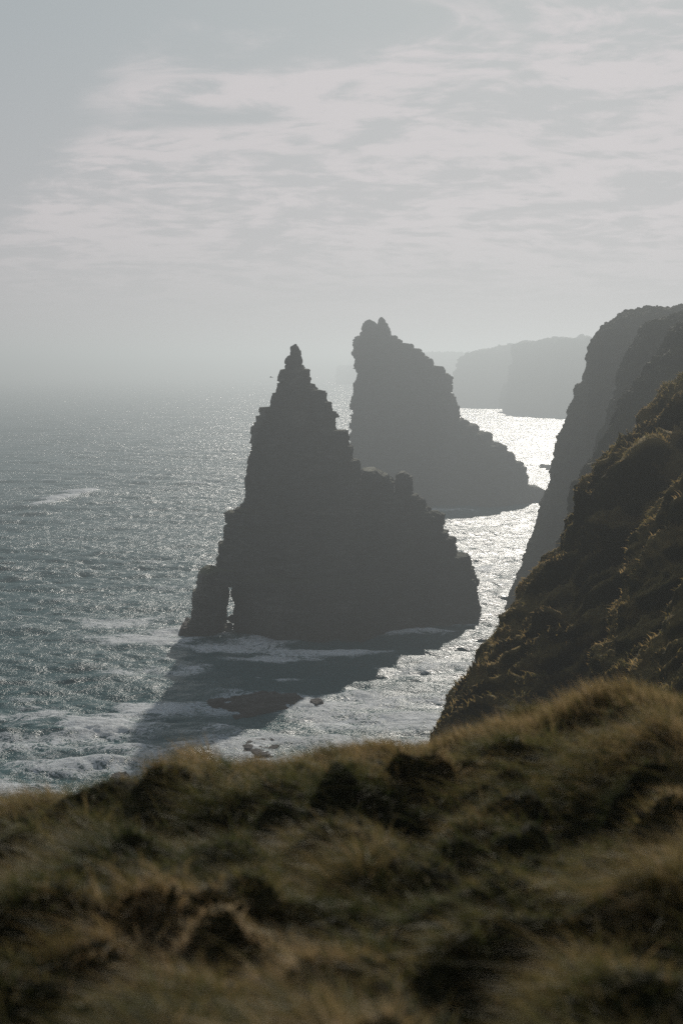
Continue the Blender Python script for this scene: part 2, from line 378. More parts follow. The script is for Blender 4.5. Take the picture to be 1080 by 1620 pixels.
# ------------------------------------------------------------------ rock builders
def rock_disp(P, N, seed, big=0.9, small=0.25, strata=0.45, joint=0.35, layer=1.5, jw=2.2, scale=1.0):
    x, y, z = P[..., 0], P[..., 1], P[..., 2]
    zw = z + 0.5 * perlin(x * 0.05, y * 0.05, seed)
    lz = zw / layer + 0.6 * perlin(0 * z + seed, 0 * z, zw * 0.35)
    li = np.floor(lz)
    d = big * fbm(x / (9 * scale), y / (9 * scale), z / (13 * scale) + seed, 3)
    d = d + strata * (0.15 * hash1(li * 7 + seed * 13) + 0.9 * perlin(x * 0.16, y * 0.16, li * 3.17 + seed))
    # upright joints: blocks that step in and out
    s = x * 0.83 + y * 0.55 + 0.7 * perlin(x * 0.2, z * 0.08, seed + 4)
    blk = np.floor(s / jw + 0.5 * hash1(np.floor(lz / 3) + 5))
    lz = lz + 1.7 * hash1(blk * 13 + 3); li = np.floor(lz)                    # beds break from block to block
    d = d + joint * hash1(blk * 3 + np.floor(lz / 3) * 17 + int(seed))
    s2 = x * -0.5 + y * 0.87 + 0.4 * perlin(y * 0.3, z * 0.15, seed + 9)
    d = d + 0.5 * joint * hash1(np.floor(s2 / (jw * 0.55)) * 5 + li * 29 + int(seed))
    d = d + 0.8 * joint * hash1(np.floor(s / (jw * 0.4)) * 11 + np.floor(lz * 1.3 + 2.3 * hash1(np.floor(s / (jw * 0.4)) * 7)) * 37 + int(seed)) * (perlin(x * 0.15, z * 0.2, seed + 2) > -0.1)
    d = d + small * fbm(x * 0.9, y * 0.9, z * 0.9 + seed, 4, 0.55)
    return P + N * d[..., None]

def outline(pts):
    w = np.array([at(px, py, D) for px, py, D in pts]); return w[np.argsort(w[:, 2])]
def stack(left, right, depth, nz=260, na=300, n=2.4, seed=1.0, ztop=None, inset=0.0, ledge=0.10, **kw):
    """closed body between two surveyed outlines; depth(t) gives half depth from foot (0) to top (1)"""
    l, r = outline(left), outline(right)
    z0 = -3.0; z1 = min(l[-1, 2], r[-1, 2]) if ztop is None else ztop
    z = np.linspace(z0, z1, nz)
    xl, yl = np.interp(z, l[:, 2], l[:, 0]), np.interp(z, l[:, 2], l[:, 1])
    xr, yr = np.interp(z, r[:, 2], r[:, 0]), np.interp(z, r[:, 2], r[:, 1])
    xl = xl + inset; xr = xr - inset
    rr = np.random.RandomState(int(seed * 7)); 
    def stairs(x_, y_):
        e = [z0]
        while e[-1] < z1 + 1: e.append(e[-1] + rr.choice([0.4, 0.7, 1.1, 1.6, 2.4, 3.2], p=[.24, .20, .16, .14, .14, .12]))
        e = np.array(e); k_ = np.clip(np.searchsorted(e, z) - 1, 0, len(e) - 2); zm = e[k_] * 0.45 + e[k_ + 1] * 0.55
        w_ = 0.86 * np.clip((z1 - z) / 3, 0.2, 1); o_ = (rr.normal(size=len(e)) * ledge)[k_] * np.clip((z1 - z) / 6, 0.2, 1)
        return x_ + w_ * (np.interp(zm, z, x_) - x_) + o_, y_
    xl, yl = stairs(xl, yl); xr, yr = stairs(xr, yr)
    t = np.clip(z / z1, 0, 1)
    b = np.array([depth(q) for q in t])
    a = np.maximum((xr - xl) / 2, 0.15); cx = (xl + xr) / 2; cy_ = (yl + yr) / 2; sl = (yr - yl) / 2
    # close the top with a few shrinking rings
    k = 10; sh = np.cos(np.linspace(0, math.pi / 2, k + 1))[1:]
    top_h = min(0.25, a[-1] * 0.25)
    z = np.concatenate([z, z1 + top_h * np.sin(np.linspace(0, math.pi / 2, k + 1))[1:]])
    ext = lambda q, f=True: np.concatenate([q, q[-1] * (np.maximum(sh, 0.002) if f else np.ones(k))])
    a, b, sl = ext(a), ext(b), ext(sl); cx, cy_ = ext(cx, False), ext(cy_, False)
    th = np.linspace(0, 2 * math.pi, na, endpoint=False)
    ct = np.sign(np.cos(th)) * np.abs(np.cos(th)) ** (2 / n); st = np.sign(np.sin(th)) * np.abs(np.sin(th)) ** (2 / n)
    P = np.stack([cx[:, None] + a[:, None] * ct, cy_[:, None] + sl[:, None] * ct + b[:, None] * st, z[:, None] + 0 * ct], -1)
    N = grid_normals(P, True); N[..., 2] *= 0.3
    cen = np.stack([cx[:, None] + 0 * ct, cy_[:, None] + 0 * ct, z[:, None] + 0 * ct], -1)
    sgn = np.sign(np.sum(N * (P - cen), -1)); sgn[sgn == 0] = 1; N *= sgn[..., None]
    Q = rock_disp(P, N, seed, **kw)
    fade = np.clip(np.minimum(a, b) / 3.2, 0.12, 1)[:, None, None]
    Q = P + (Q - P) * fade
    return Q.reshape(-1, 3), grid_quads(*Q.shape[:2], wrap=True)[:, ::-1]
def sea_thing(name, label, cat, base):
    e = empty(name, (base[0], base[1], 0)); tag(e, label, cat); return e
def child(parent, name, geo, mat, smooth=False):
    V, F = geo; V = V - np.array(parent.location)
    return mesh_obj(name, V, F, mat, parent, smooth)

# ------------------------------------------------------------------ the near sea stack
def z1px(lst, D, ox=280, oy=480, s=1.8):      # survey marks read off an enlarged crop
    return [(ox + x / s, oy + y / s, D) for x, y in lst]
near = sea_thing('sea_stack', 'nearer dark jagged sea stack with needle summit and narrow arch slit at its foot', 'sea stack', (-3, 295))
L1 = z1px([(336,116),(328,119),(323,125),(323,150),(318,157),(308,163),(306,188),(299,194),(292,197),(290,215),(288,235),(277,240),(272,245),(271,262),(262,276),(250,281),(240,292),(234,298),(232,320),(220,330),(217,345),(212,357),(212,400),(207,440),(202,475),(198,520),(194,550),(188,574),(170,586),(152,592),(146,612),(138,640),(134,665),(122,700),(115,735),(112,758)], 292)
L1 += z1px([(118,775),(168,798),(169,850),(168,905),(165,925),(160,960),(162,1060)], 290)
R1 = z1px([(338,116),(344,122),(351,133),(354,155),(359,168),(360,182),(374,186),(377,205),(382,222),(390,234),(405,240),(420,246),(426,262),(430,276),(440,287),(450,300),(453,325),(460,345),(470,356),(486,360),(488,385),(489,405),(500,416),(505,445),(518,465),(522,500),(528,560),(560,620),(590,700),(620,800),(640,900),(650,1060)], 292)
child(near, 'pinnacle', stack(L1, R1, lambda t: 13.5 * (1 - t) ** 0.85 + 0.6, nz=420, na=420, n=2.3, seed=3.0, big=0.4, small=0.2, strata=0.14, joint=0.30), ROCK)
LS = z1px([(528,474),(500,500),(470,600),(440,800),(420,1060)], 296)
RS = z1px([(545,468),(560,469),(580,477),(600,486),(608,492),(611,520),(613,548),(640,570),(680,700),(730,1060)], 298)
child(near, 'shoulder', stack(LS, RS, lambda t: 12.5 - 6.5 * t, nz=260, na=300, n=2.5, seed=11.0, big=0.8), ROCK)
LP = z1px([(640,479),(622,486),(616,495),(617,520),(620,548),(600,580),(570,700),(540,1060)], 302)
RP = z1px([(648,478),(663,484),(672,497),(674,520),(676,537),(692,544),(699,556),(704,572),(714,584),(715,588),(740,592),(754,600),(757,628),(766,645),(779,663),(783,680),(797,700),(806,708),(808,716),(825,728),(841,742),(846,765),(851,790),(855,820),(861,850),(864,880),(868,900),(875,1060)], 306)
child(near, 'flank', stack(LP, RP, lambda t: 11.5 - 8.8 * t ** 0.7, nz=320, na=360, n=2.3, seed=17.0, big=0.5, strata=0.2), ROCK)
LB = z1px([(108,757),(80,760),(66,765),(60,785),(57,810),(50,812),(46,850),(44,885),(36,905),(33,930),(25,945),(22,1060)], 286)
RB = z1px([(205,757),(200,780),(160,797),(146,806),(143,830),(140,880),(136,915),(142,940),(152,1060)], 286)
child(near, 'arch_leg', stack(LB, RB, lambda t: 5.6 - 1.6 * t, nz=240, na=260, n=3.6, seed=23.0, ledge=0.06, big=0.15, small=0.14, strata=0.15, joint=0.16), ROCK)
# low skirts of fallen rock round the foot
LK = z1px([(300,930),(200,945),(100,1060)], 287); RK = z1px([(400,925),(560,940),(640,1060)], 289)
child(near, 'foot_ledge', stack(LK, RK, lambda t: 8.5 - 2 * t, nz=60, na=260, n=2.2, seed=29.0, big=0.6), ROCK)
LK = z1px([(800,876),(760,880),(700,1000)], 309); RK = z1px([(850,874),(915,885),(935,900),(945,1000)], 312)
child(near, 'foot_ledge', stack(LK, RK, lambda t: 5 - 3 * t, nz=60, na=200, n=2.0, seed=31.0, big=0.4), ROCK)
# grassy cap on the arch leg
LC = z1px([(112,751),(85,752),(70,758),(66,766),(70,800)], 286); RC = z1px([(116,751),(140,756),(170,757),(185,762),(190,800)], 286)
l, r = outline(LC), outline(RC)
def cap(l0, r0, y, z, hy, h, seed):
    u, v = np.meshgrid(np.linspace(-1, 1, 60), np.linspace(-1, 1, 50)); rr = np.sqrt(u * u + v * v)
    s_ = np.maximum(np.abs(u), np.abs(v)) / np.maximum(rr, 1e-6)
    uu, vv = u * s_, v * s_; rad = np.maximum(np.abs(u), np.abs(v)); uu, vv = u / np.maximum(rr, 1e-6) * rad, v / np.maximum(rr, 1e-6) * rad
    X = (l0 + r0) / 2 + (r0 - l0) / 2 * uu; Y = y + hy * vv
    Z = z + h * (1 - rad ** 2) ** 0.7 + 0.12 * fbm(X * 1.5, Y * 1.5, seed, 3) - 0.5 * (rad > 0.99)
    P = np.stack([X, Y, Z], -1); return P.reshape(-1, 3), grid_quads(50, 60)
a_ = at(316, 901, 286); b_ = at(346, 901, 286)
child(near, 'grass_cap', cap(a_[0], b_[0], 286.5, a_[2] - 0.35, 3.6, 1.0, 2.0), TURF)
# tumbled stones in the arch slit
def boulder(c, r, seed, flat=0.7, res=36):
    th, ph = np.meshgrid(np.linspace(0, 2 * math.pi, res * 2, endpoint=False), np.linspace(0.03, math.pi - 0.03, res))
    d = np.stack([np.sin(ph) * np.cos(th), np.sin(ph) * np.sin(th), np.cos(ph)], -1)
    k = 1 + 0.33 * fbm(d[..., 0] * 1.3 + seed, d[..., 1] * 1.3, d[..., 2] * 1.3, 4)
    k = np.minimum(k, 0.93 / np.maximum(np.abs(d @ np.array([0.6, 0.5, 0.62])), 0.6)); k = np.minimum(k, 0.9 / np.maximum(np.abs(d @ np.array([-0.7, 0.5, 0.5])), 0.55))
    P = d * k[..., None] * np.array([r[0], r[1], r[2]]) + np.array(c)
    return P.reshape(-1, 3), grid_quads(res, res * 2, True)
g = at(359, 985, 287); bx = [boulder((g[0] + dx, 286 + dy, max(dz, 0)), (s, s, s * 0.8), 3.3 + i) for i, (dx, dy, dz, s) in enumerate([(0.0, 2, 0.6, 1.0), (0.7, 3.4, 1.8, 0.8), (-0.8, 0.2, 0.2, 0.9), (0.3, -1.8, 0.0, 0.6)])]
for b in bx: child(near, 'fallen_stone', b, ROCK)

# ------------------------------------------------------------------ the far, taller sea stack
far = sea_thing('sea_stack', 'tall hazy sea stack with twin horned tips and a long slope behind the dark one', 'sea stack', (20, 545))
D2 = 568
def q(lst, D): return [(x, y, D) for x, y in lst]
L2 = q([(583,506),(580,507),(576,511),(574,516),(573.5,530),(566,534),(564,540),(564,552),(560,558),(559,580),(562,597),(562,613),(559,627),(557.5,645),(557,670),(557.5,700),(559,720),(560,745),(561,790),(562,830)], D2)
R2 = q([(585,506),(589,509),(592,512),(596,514),(601,515),(617,523),(621,529),(627,535),(636,541),(643,545),(655,548),(663,553),(668,560),(677,568),(685,575),(690,580),(702,582),(707,587),(711,594),(714,603),(714.5,620),(719,628),(722,636),(725,643),(727,655),(735,675),(755,720),(770,780),(775,830)], D2)
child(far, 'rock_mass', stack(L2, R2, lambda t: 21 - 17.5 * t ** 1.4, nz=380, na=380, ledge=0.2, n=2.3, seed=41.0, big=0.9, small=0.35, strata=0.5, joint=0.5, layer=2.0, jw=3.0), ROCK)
LH = q([(602,502),(598,505),(596.5,515),(596,540)], D2 + 1); RH = q([(604,502),(607,504),(611,507),(614,515),(617,523),(620,540)], D2 + 1)
geo = stack(LH, RH, lambda t: 2.6 - 1.4 * t, nz=120, na=140, n=2.2, seed=43.0, big=0.2, small=0.3, strata=0.3, joint=0.3)
V = geo[0]; V[:, 2] = np.maximum(V[:, 2], at(0, 545, D2)[2]); child(far, 'horn', (V, geo[1]), ROCK)
LA = q([(728,660),(715,668),(690,700),(670,760),(660,830)], 562); RA = q([(733,660),(740,663),(750,667),(763,678),(779,690),(792,702),(805,711),(811,716),(822,726),(833,737),(836,745),(838,755),(838.5,770),(842,780),(848,830)], 568)
child(far, 'apron', stack(LA, RA, lambda t: 21 - 14 * t, nz=260, na=320, inset=1.2, ledge=0.2, n=2.2, seed=47.0, big=1.2, small=0.4, strata=0.5, joint=0.5, layer=2.0, jw=3.0), ROCK)
LK = q([(838,768),(825,772),(800,790)], 568); RK = q([(846,768),(858,773),(864,778),(866,790)], 574)
child(far, 'foot_ledge', stack(LK, RK, lambda t: 8 - 4 * t, nz=60, na=160, n=2.0, seed=49.0, big=0.8), ROCK)

# ------------------------------------------------------------------ distant headlands and far stack
def sheet(pts, q_near, q_far, R_, k, strip=None, rows=260, cols=260, seed=1.0, disp='rock', foot=-4.0, mono=True, **kw):
    """a steep headland face: the surveyed edge is its nose, both flanks run back to the right of it"""
    W = np.array([at(px, py, D) for px, py, D in pts])
    if foot is not None and W[-1, 2] > foot:
        W = np.vstack([W, W[-1] + (W[-1] - W[-2]) / max(W[-2, 2] - W[-1, 2], 0.1) * (W[-1, 2] - foot)])
    s = np.concatenate([[0], np.cumsum(np.linalg.norm(np.diff(W, axis=0), axis=1))])
    wt = np.minimum(s, s)                                # arc length rows
    S_ = np.linspace(0, s[-1], rows)
    E = np.stack([np.interp(S_, s, W[:, i]) for i in range(3)], -1)
    u = np.linspace(-1, 1, cols); qq = np.where(u < 0, -q_near * np.abs(u) ** 1.35, q_far * np.abs(u) ** 1.35)
    off = k * R_ * (np.sqrt(1 + (qq / R_) ** 2) - 1)
    if strip:                                            # a broad lit shoulder, then the face turns away into shade
        q1, k0 = strip; a_ = np.maximum(-qq, 0)
        off = np.where(qq < 0, k0 * a_ * a_ / (a_ + 0.6) + (k - k0) * 0.5 * (np.sqrt((a_ - q1) ** 2 + 1.0) + (a_ - q1) - (np.sqrt(q1 * q1 + 1) - q1)), off)
    global NOSE
    NOSE = 0.22 + 0.78 * sstep(0.3, 4.5, np.abs(qq))[None, :]
    P = np.stack([E[:, 0:1] + off, E[:, 1:2] + qq, E[:, 2:3] + 0 * qq], -1)
    N = grid_normals(P)
    if N[rows // 2, cols // 2, 0] > 0: N = -N
    return P, N, cols
def add_sheet(P, N, name, mat, label, cat=None, seed=1.0, kind='structure', smooth=False, disp=None, flip=False, **kw):
    Q = disp(P, N) if disp else rock_disp(P, N, seed, **kw)
    F = grid_quads(*Q.shape[:2])
    o = mesh_obj(name, Q.reshape(-1, 3), F, mat, smooth=smooth)
    tag(o, label, cat, kind=kind); return o, Q
# second headland line far away, then two nearer blocks of the same coast
P, N, _ = sheet([(1500, 557, 2900), (728, 560, 3000), (690, 561, 3050), (640, 562, 3100), (636, 590, 3100), (634, 620, 3100)], 500, 500, 60, 2.5)
add_sheet(P, N, 'distant_headland', ROCKG, 'faintest flat topped headland beyond the hazy coast', seed=61.0, big=5, strata=1, joint=2, scale=4, layer=6, jw=12)
P, N, _ = sheet([(1500, 541, 1850), (960, 548, 1900), (800, 551, 1930), (768, 553, 1940), (748, 555, 1945), (733, 559, 1950), (725, 565, 1950), (722, 575, 1950), (719, 600, 1950), (717, 625, 1945), (716, 641, 1940)], 300, 300, 25, 1.2)
add_sheet(P, N, 'hazy_headland', ROCKG, 'hazy flat topped cliff rounding down to the water behind the far stack', seed=63.0, big=5, strata=1, joint=2, scale=3, layer=5, jw=9)
P, N, _ = sheet([(1500, 522, 1500), (935, 538, 1640), (860, 541, 1660), (825, 542, 1670), (812, 545, 1680), (806, 553, 1680), (808, 572, 1678), (803, 584, 1675), (801, 606, 1668), (795, 622, 1655), (791, 645, 1640)], 350, 200, 22, 0.55)
add_sheet(P, N, 'hazy_headland', ROCKG, 'higher hazy cliff block running towards the near cliffs', seed=65.0, big=5, strata=1, joint=2, scale=3, layer=5, jw=9)
fs = sea_thing('sea_stack', 'tiny pale block of a sea stack on the horizon left of the horned stack', 'sea stack', (15, 4200))
child(fs, 'rock_mass', stack(q([(536,578),(533,580),(532,590),(532,607),(531,620)], 4190), q([(560,577),(575,578),(582,590),(584,607),(584,620)], 4190), lambda t: 35, nz=80, na=120, n=3, seed=67.0, big=1.5, strata=1, joint=1.5, scale=3, layer=5, jw=9), ROCK)

# ------------------------------------------------------------------ near cliffs on the right
def cliff_disp(seed, gully, amp):
    def f(P, N):
        x, y, z = P[..., 0], P[..., 1], P[..., 2]
        d = NOSE * amp * fbm(x / 9, y / 9, z / 22 + seed, 3)
        d = d + NOSE * 1.1 * gully * (fbm(x / 5.5 + seed, y / 5.5, z / 30, 3, 0.5, True) - 0.7)
        Q = P + N * d[..., None]
        return rock_disp(Q, N, seed, big=0.0, small=0.35, strata=0.35, joint=0.28, layer=1.4, jw=1.9)
    return f
P, N, _ = sheet([(1700, 484, 350), (1300, 487, 345), (1080, 488, 340), (1040, 489, 338), (990, 492, 336), (975, 499, 335), (958, 511, 334), (947, 526, 333), (940, 533, 333), (936, 545, 332), (931, 553, 332), (928, 575, 331), (922, 603, 330), (910, 617, 330), (908, 635, 329), (902, 641, 329), (899, 660, 328), (893, 672, 328), (888, 690, 327), (880, 703, 326), (877, 722, 325), (873, 735, 325), (872, 765, 324), (860, 790, 322), (850, 828, 320), (835, 865, 318), (825, 900, 316), (803, 945, 314), (796, 975, 312), (790, 1000, 311)], 60, 60, 5, 0.9, rows=420, cols=360)
add_sheet(P, N, 'rock_cliff', ROCKG, 'farther grey cliff dropping from a flat grassy top to the channel', disp=cliff_disp(71.0, 0.7, 0.7))
P, N, _ = sheet([(1700, 480, 262), (1200, 490, 258), (1080, 499, 254), (1050, 504, 253), (1022, 512, 252), (1012, 524, 251), (1003, 540, 250), (996, 560, 249), (985, 573, 248), (979, 590, 247), (973, 612, 246), (966, 640, 245), (958, 668, 244), (948, 690, 243), (935, 720, 242), (922, 770, 240), (915, 820, 238), (905, 900, 235)], 45, 45, 5, 1.0, rows=380, cols=340)
add_sheet(P, N, 'rock_cliff', ROCKG, 'brown grey cliff in front of the flat topped one', disp=cliff_disp(73.0, 0.8, 0.8))
P, N, _ = sheet([(1700, 460, 215), (1150, 500, 210), (1080, 516, 207), (1062, 528, 205), (1045, 552, 204), (1030, 575, 203), (1010, 602, 202), (990, 630, 201), (968, 668, 200), (950, 700, 199), (930, 735, 198), (915, 765, 197), (905, 790, 196), (900, 815, 195), (885, 870, 193), (860, 930, 190), (820, 1000, 186), (790, 1060, 182)], 45, 45, 4, 1.1, rows=380, cols=340)
add_sheet(P, N, 'rock_cliff', ROCKG, 'nearest of the bare cliffs, with a slanting rib above the mossy slope', disp=cliff_disp(75.0, 0.8, 0.8))

# ------------------------------------------------------------------ mossy slope with its spurs
def slope_disp(seed):
    def f(P, N):
        x, y, z = P[..., 0], P[..., 1], P[..., 2]
        a = x * 0.8 + z * 0.55; b = y; c = -x * 0.55 + z * 0.8                # gullies run down the slope
        d = NOSE * 1.6 * fbm(a / 18 + seed, b / 5, c / 5, 3)
        d = d + NOSE * 1.25 * (fbm(a / 9 + seed, b / 1.9, c / 1.9, 3, 0.5, True) - 0.6)
        d = d + 0.36 * fbm(x * 0.7, y * 0.7, z * 0.7 + seed, 4, 0.6)
        return P + N * d[..., None]
    return f
SL = []
P, N, _ = sheet([(1600, 470, 124), (1200, 545, 112), (1120, 575, 108), (1080, 598, 105), (1062, 612, 104), (1045, 628, 103), (1030, 655, 102), (1012, 672, 101), (990, 695, 100), (978, 712, 99), (955, 728, 98), (943, 735, 97.5), (935, 752, 97), (925, 775, 96.5), (918, 800, 96), (903, 825, 95), (893, 848, 94.5), (885, 865, 94), (868, 885, 93), (852, 900, 92), (830, 925, 91), (808, 950, 90), (792, 975, 89), (780, 1005, 88), (765, 1030, 87), (750, 1052, 86), (733, 1075, 85), (718, 1105, 83.5), (706, 1135, 82), (697, 1165, 80.5), (680, 1230, 78), (660, 1300, 75)], 34, 26, 2.6, 2.6, strip=(7.0, 0.14), rows=420, cols=420, foot=8)
o, Q = add_sheet(P, N, 'mossy_slope', MOSS_SUNLIT, 'steep mossy slope with sunlit gold painted on its upper turf below the bare cliffs', disp=slope_disp(81.0), smooth=True); SL.append(Q)
P, N, _ = sheet([(1500, 560, 90), (1200, 655, 83), (1100, 730, 80), (1075, 762, 79), (1052, 790, 78), (1030, 835, 77), (1012, 865, 76), (1000, 890, 75), (992, 915, 74.5), (980, 950, 74), (968, 985, 73), (955, 1015, 72), (945, 1045, 71), (935, 1085, 70), (920, 1150, 68), (890, 1250, 65)], 24, 12, 1.4, 2.2, strip=(4.0, 0.2), rows=360, cols=300, foot=14)
o, Q = add_sheet(P, N, 'mossy_spur', MOSS_SUNLIT, 'grassy rib running down the middle of the mossy slope', disp=slope_disp(83.0), smooth=True); SL.append(Q)
P, N, _ = sheet([(1500, 690, 74), (1200, 820, 69), (1110, 895, 67), (1078, 940, 66), (1058, 975, 65), (1040, 1000, 64.5), (1022, 1030, 64), (1005, 1055, 63.5), (992, 1085, 63), (980, 1120, 62), (960, 1180, 60), (930, 1260, 57)], 18, 9, 1.2, 2.0, strip=(3.2, 0.25), rows=300, cols=260, foot=16)
o, Q = add_sheet(P, N, 'mossy_spur', MOSS_SUNLIT, 'lower right grassy rib just above the foreground turf', disp=slope_disp(85.0), smooth=True); SL.append(Q)

def blades(base, nrm, length, width, lean, seed, segs=2, droop=0.5, spread=0.6):
    """curved tapering blades: base points, growing up and swept along lean"""
    r = np.random.RandomState(seed); n_ = len(base)
    up = np.array([0, 0, 1.0]) * 0.8 + nrm * 0.35 + r.normal(size=(n_, 3)) * spread * 0.45
    up /= np.linalg.norm(up, axis=1)[:, None]
    ln = length * (0.55 + 0.9 * r.rand(n_))
    side = np.cross(up, r.normal(size=(n_, 3))); side /= np.linalg.norm(side, axis=1)[:, None] + 1e-9
    bend = lean + r.normal(size=(n_, 3)) * 0.25
    ts = np.linspace(0, 1, segs + 1)
    rows = []
    for t in ts:
        c = base + up * (ln * t)[:, None] + bend * (ln * droop * t * t)[:, None]
        c[:, 2] -= ln * 0.28 * t ** 2.2
        w = (width * (1 - t) ** 0.7 * 0.5 + width * 0.02)
        w = (w * np.ones(n_))[:, None]
        rows.append(np.stack([c - side * w, c + side * w], 1))
    V = np.stack(rows, 1)                                     # n, segs+1, 2, 3
    base_i = (np.arange(n_) * (segs + 1) * 2)[:, None]
    F = np.concatenate([base_i + np.array([[2 * k, 2 * k + 1, 2 * k + 3, 2 * k + 2]]) for k in range(segs)], 0)
    along = np.tile(np.repeat(ts, 2), n_)
    return V.reshape(-1, 3), F, along
SLOPE_GRASS = blade_mat('slope_grass', [(0.0, (0.035, 0.042, 0.012)), (0.35, (0.13, 0.115, 0.03)), (0.65, (0.32, 0.22, 0.08)), (1.0, (0.52, 0.36, 0.16))], 0.58)
def slope_grass():
    r = np.random.RandomState(5); Vs, Fs, Al, Ti = [], [], [], []; off = 0
    for Q, cnt in zip(SL, (260000, 110000, 70000)):
        nr, nc = Q.shape[:2]
        A = Q[:-1, :-1]; B = Q[1:, :-1]; D_ = Q[:-1, 1:]
        cr = np.cross(B - A, D_ - A); ar = np.linalg.norm(cr, axis=2); nn = cr / (ar[..., None] + 1e-9)
        nn *= np.sign(nn[..., 2:3] + 1e-6)
        cen = A
        patch = sstep(-0.25, 0.35, fbm(cen[..., 0] * 0.35, cen[..., 1] * 0.35, cen[..., 2] * 0.35, 3))
        px = 540 + FPX * cen[..., 0] / cen[..., 1]; vis = (px < 1180) & (cen[..., 2] > 14)
        wgt = ar * (0.16 + sstep(0.2, 0.7, nn[..., 2])) * (0.35 + patch) * vis
        p = (wgt / wgt.sum()).ravel(); idx = r.choice(len(p), cnt, p=p)
        i, j = idx // (nc - 1), idx % (nc - 1); u, v = r.rand(cnt, 1), r.rand(cnt, 1)
        b = A[i, j] + (B[i, j] - A[i, j]) * u + (D_[i, j] - A[i, j]) * v
        tuft = 0.6 + 0.8 * sstep(-0.3, 0.5, perlin(b[:, 0] * 1.3, b[:, 1] * 1.3, b[:, 2] * 1.3))
        V, F, al = blades(b - nn[i, j] * 0.03, nn[i, j], 0.26 * tuft, 0.042, np.array([-0.45, -0.35, -0.35]), 9 + off % 97, segs=2, spread=0.8)
        ti = np.clip(0.60 + 0.50 * fbm(b[:, 0] * 0.22, b[:, 1] * 0.22, b[:, 2] * 0.22 + 3, 3) + 0.18 * r.normal(size=cnt), 0, 1)
        Vs.append(V); Fs.append(F + off); Al.append(al); Ti.append(np.repeat(ti, 6)); off += len(V)
    o = mesh_obj('slope_grass', np.concatenate(Vs), np.concatenate(Fs), SLOPE_GRASS, attrs={'along': (1, np.concatenate(Al)), 'tint': (1, np.concatenate(Ti))})
    tag(o, 'windblown tawny grass covering the mossy slope on the right', 'grass', kind='stuff')
slope_grass()

# ------------------------------------------------------------------ foreground clifftop
CR_X = np.array([-700, -300, 0, 60, 150, 250, 320, 400, 570, 640, 700, 800, 880, 940, 985, 1040, 1080, 1200, 1500.])
CR_Y = np.array([1296, 1296, 1292, 1286, 1282, 1252, 1240, 1228, 1210, 1210, 1190, 1160, 1122, 1118, 1114, 1124, 1130, 1130, 1120.])
YC = 9.0
def ground_z(X, Y):
    cz = np.interp(540 + X * FPX / YC, CR_X, [-(y - HOR) / FPX * YC * 1.012 for y in CR_Y])
    nearz = -1.26 - 0.02 * X
    t = np.clip(Y / YC, -1, 1.05)
    z = nearz + (cz - nearz) * np.sign(t) * np.abs(t) ** 1.3
    z = np.where(Y < 0, nearz - 0.0 * Y, z)
    wx, wy = X + 0.25 * perlin(X * 1.1, Y * 1.1, 3.3), Y + 0.25 * perlin(X * 1.1, Y * 1.1, 7.3)
    am = 1.0 - 0.6 * sstep(7.2, 8.8, Y) 
    a = wx * 0.92 + wy * 0.38; b = -wx * 0.38 + wy * 0.92
    lump = 0.10 * fbm(a * 0.6, b * 0.9, 2.2, 2) + 0.30 * np.tanh(1.7 * np.abs(perlin(a * 1.25, b * 1.6, 12.2))) + 0.19 * np.tanh(1.6 * np.abs(perlin(a * 2.6, b * 3.2, 5.0))) + 0.07 * fbm(a * 5, b * 6, 8.0, 2) - 0.13
    z = z + lump * am * (0.75 + 0.25 * sstep(3, 5, Y))
    # beyond the brow the ground falls away to the sea
    e = np.maximum(Y - YC, 0); z = z - 0.55 * e ** 1.7 * 0.6
    z = np.where(Y > 16, z - (Y - 16) * 3.0, z)
    ex = np.maximum(np.abs(X) - 9, 0)
    return CAM_H + z
def build_ground():
    xs = np.concatenate([np.linspace(-40, -5, 50)[:-1], np.linspace(-5, 5, 420), np.linspace(5, 60, 60)[1:]])
    ys = np.concatenate([np.linspace(-60, 1.5, 60)[:-1], np.linspace(1.5, 11, 420), np.linspace(11, 24, 50)[1:]])
    X, Y = np.meshgrid(xs, ys); Z = np.maximum(ground_z(X, Y), -3.0)
    o = mesh_obj('clifftop_ground', np.stack([X, Y, Z], -1).reshape(-1, 3), grid_quads(*X.shape), EARTH, smooth=True)
    tag(o, 'tussocky clifftop in the foreground under the grass', kind='structure')
build_ground()
TURF_GRASS = blade_mat('clifftop_grass', [(0.0, (0.030, 0.044, 0.012)), (0.28, (0.09, 0.095, 0.026)), (0.52, (0.21, 0.155, 0.058)), (0.78, (0.42, 0.285, 0.14)), (1.0, (0.62, 0.48, 0.29))], 0.52, 0.4)
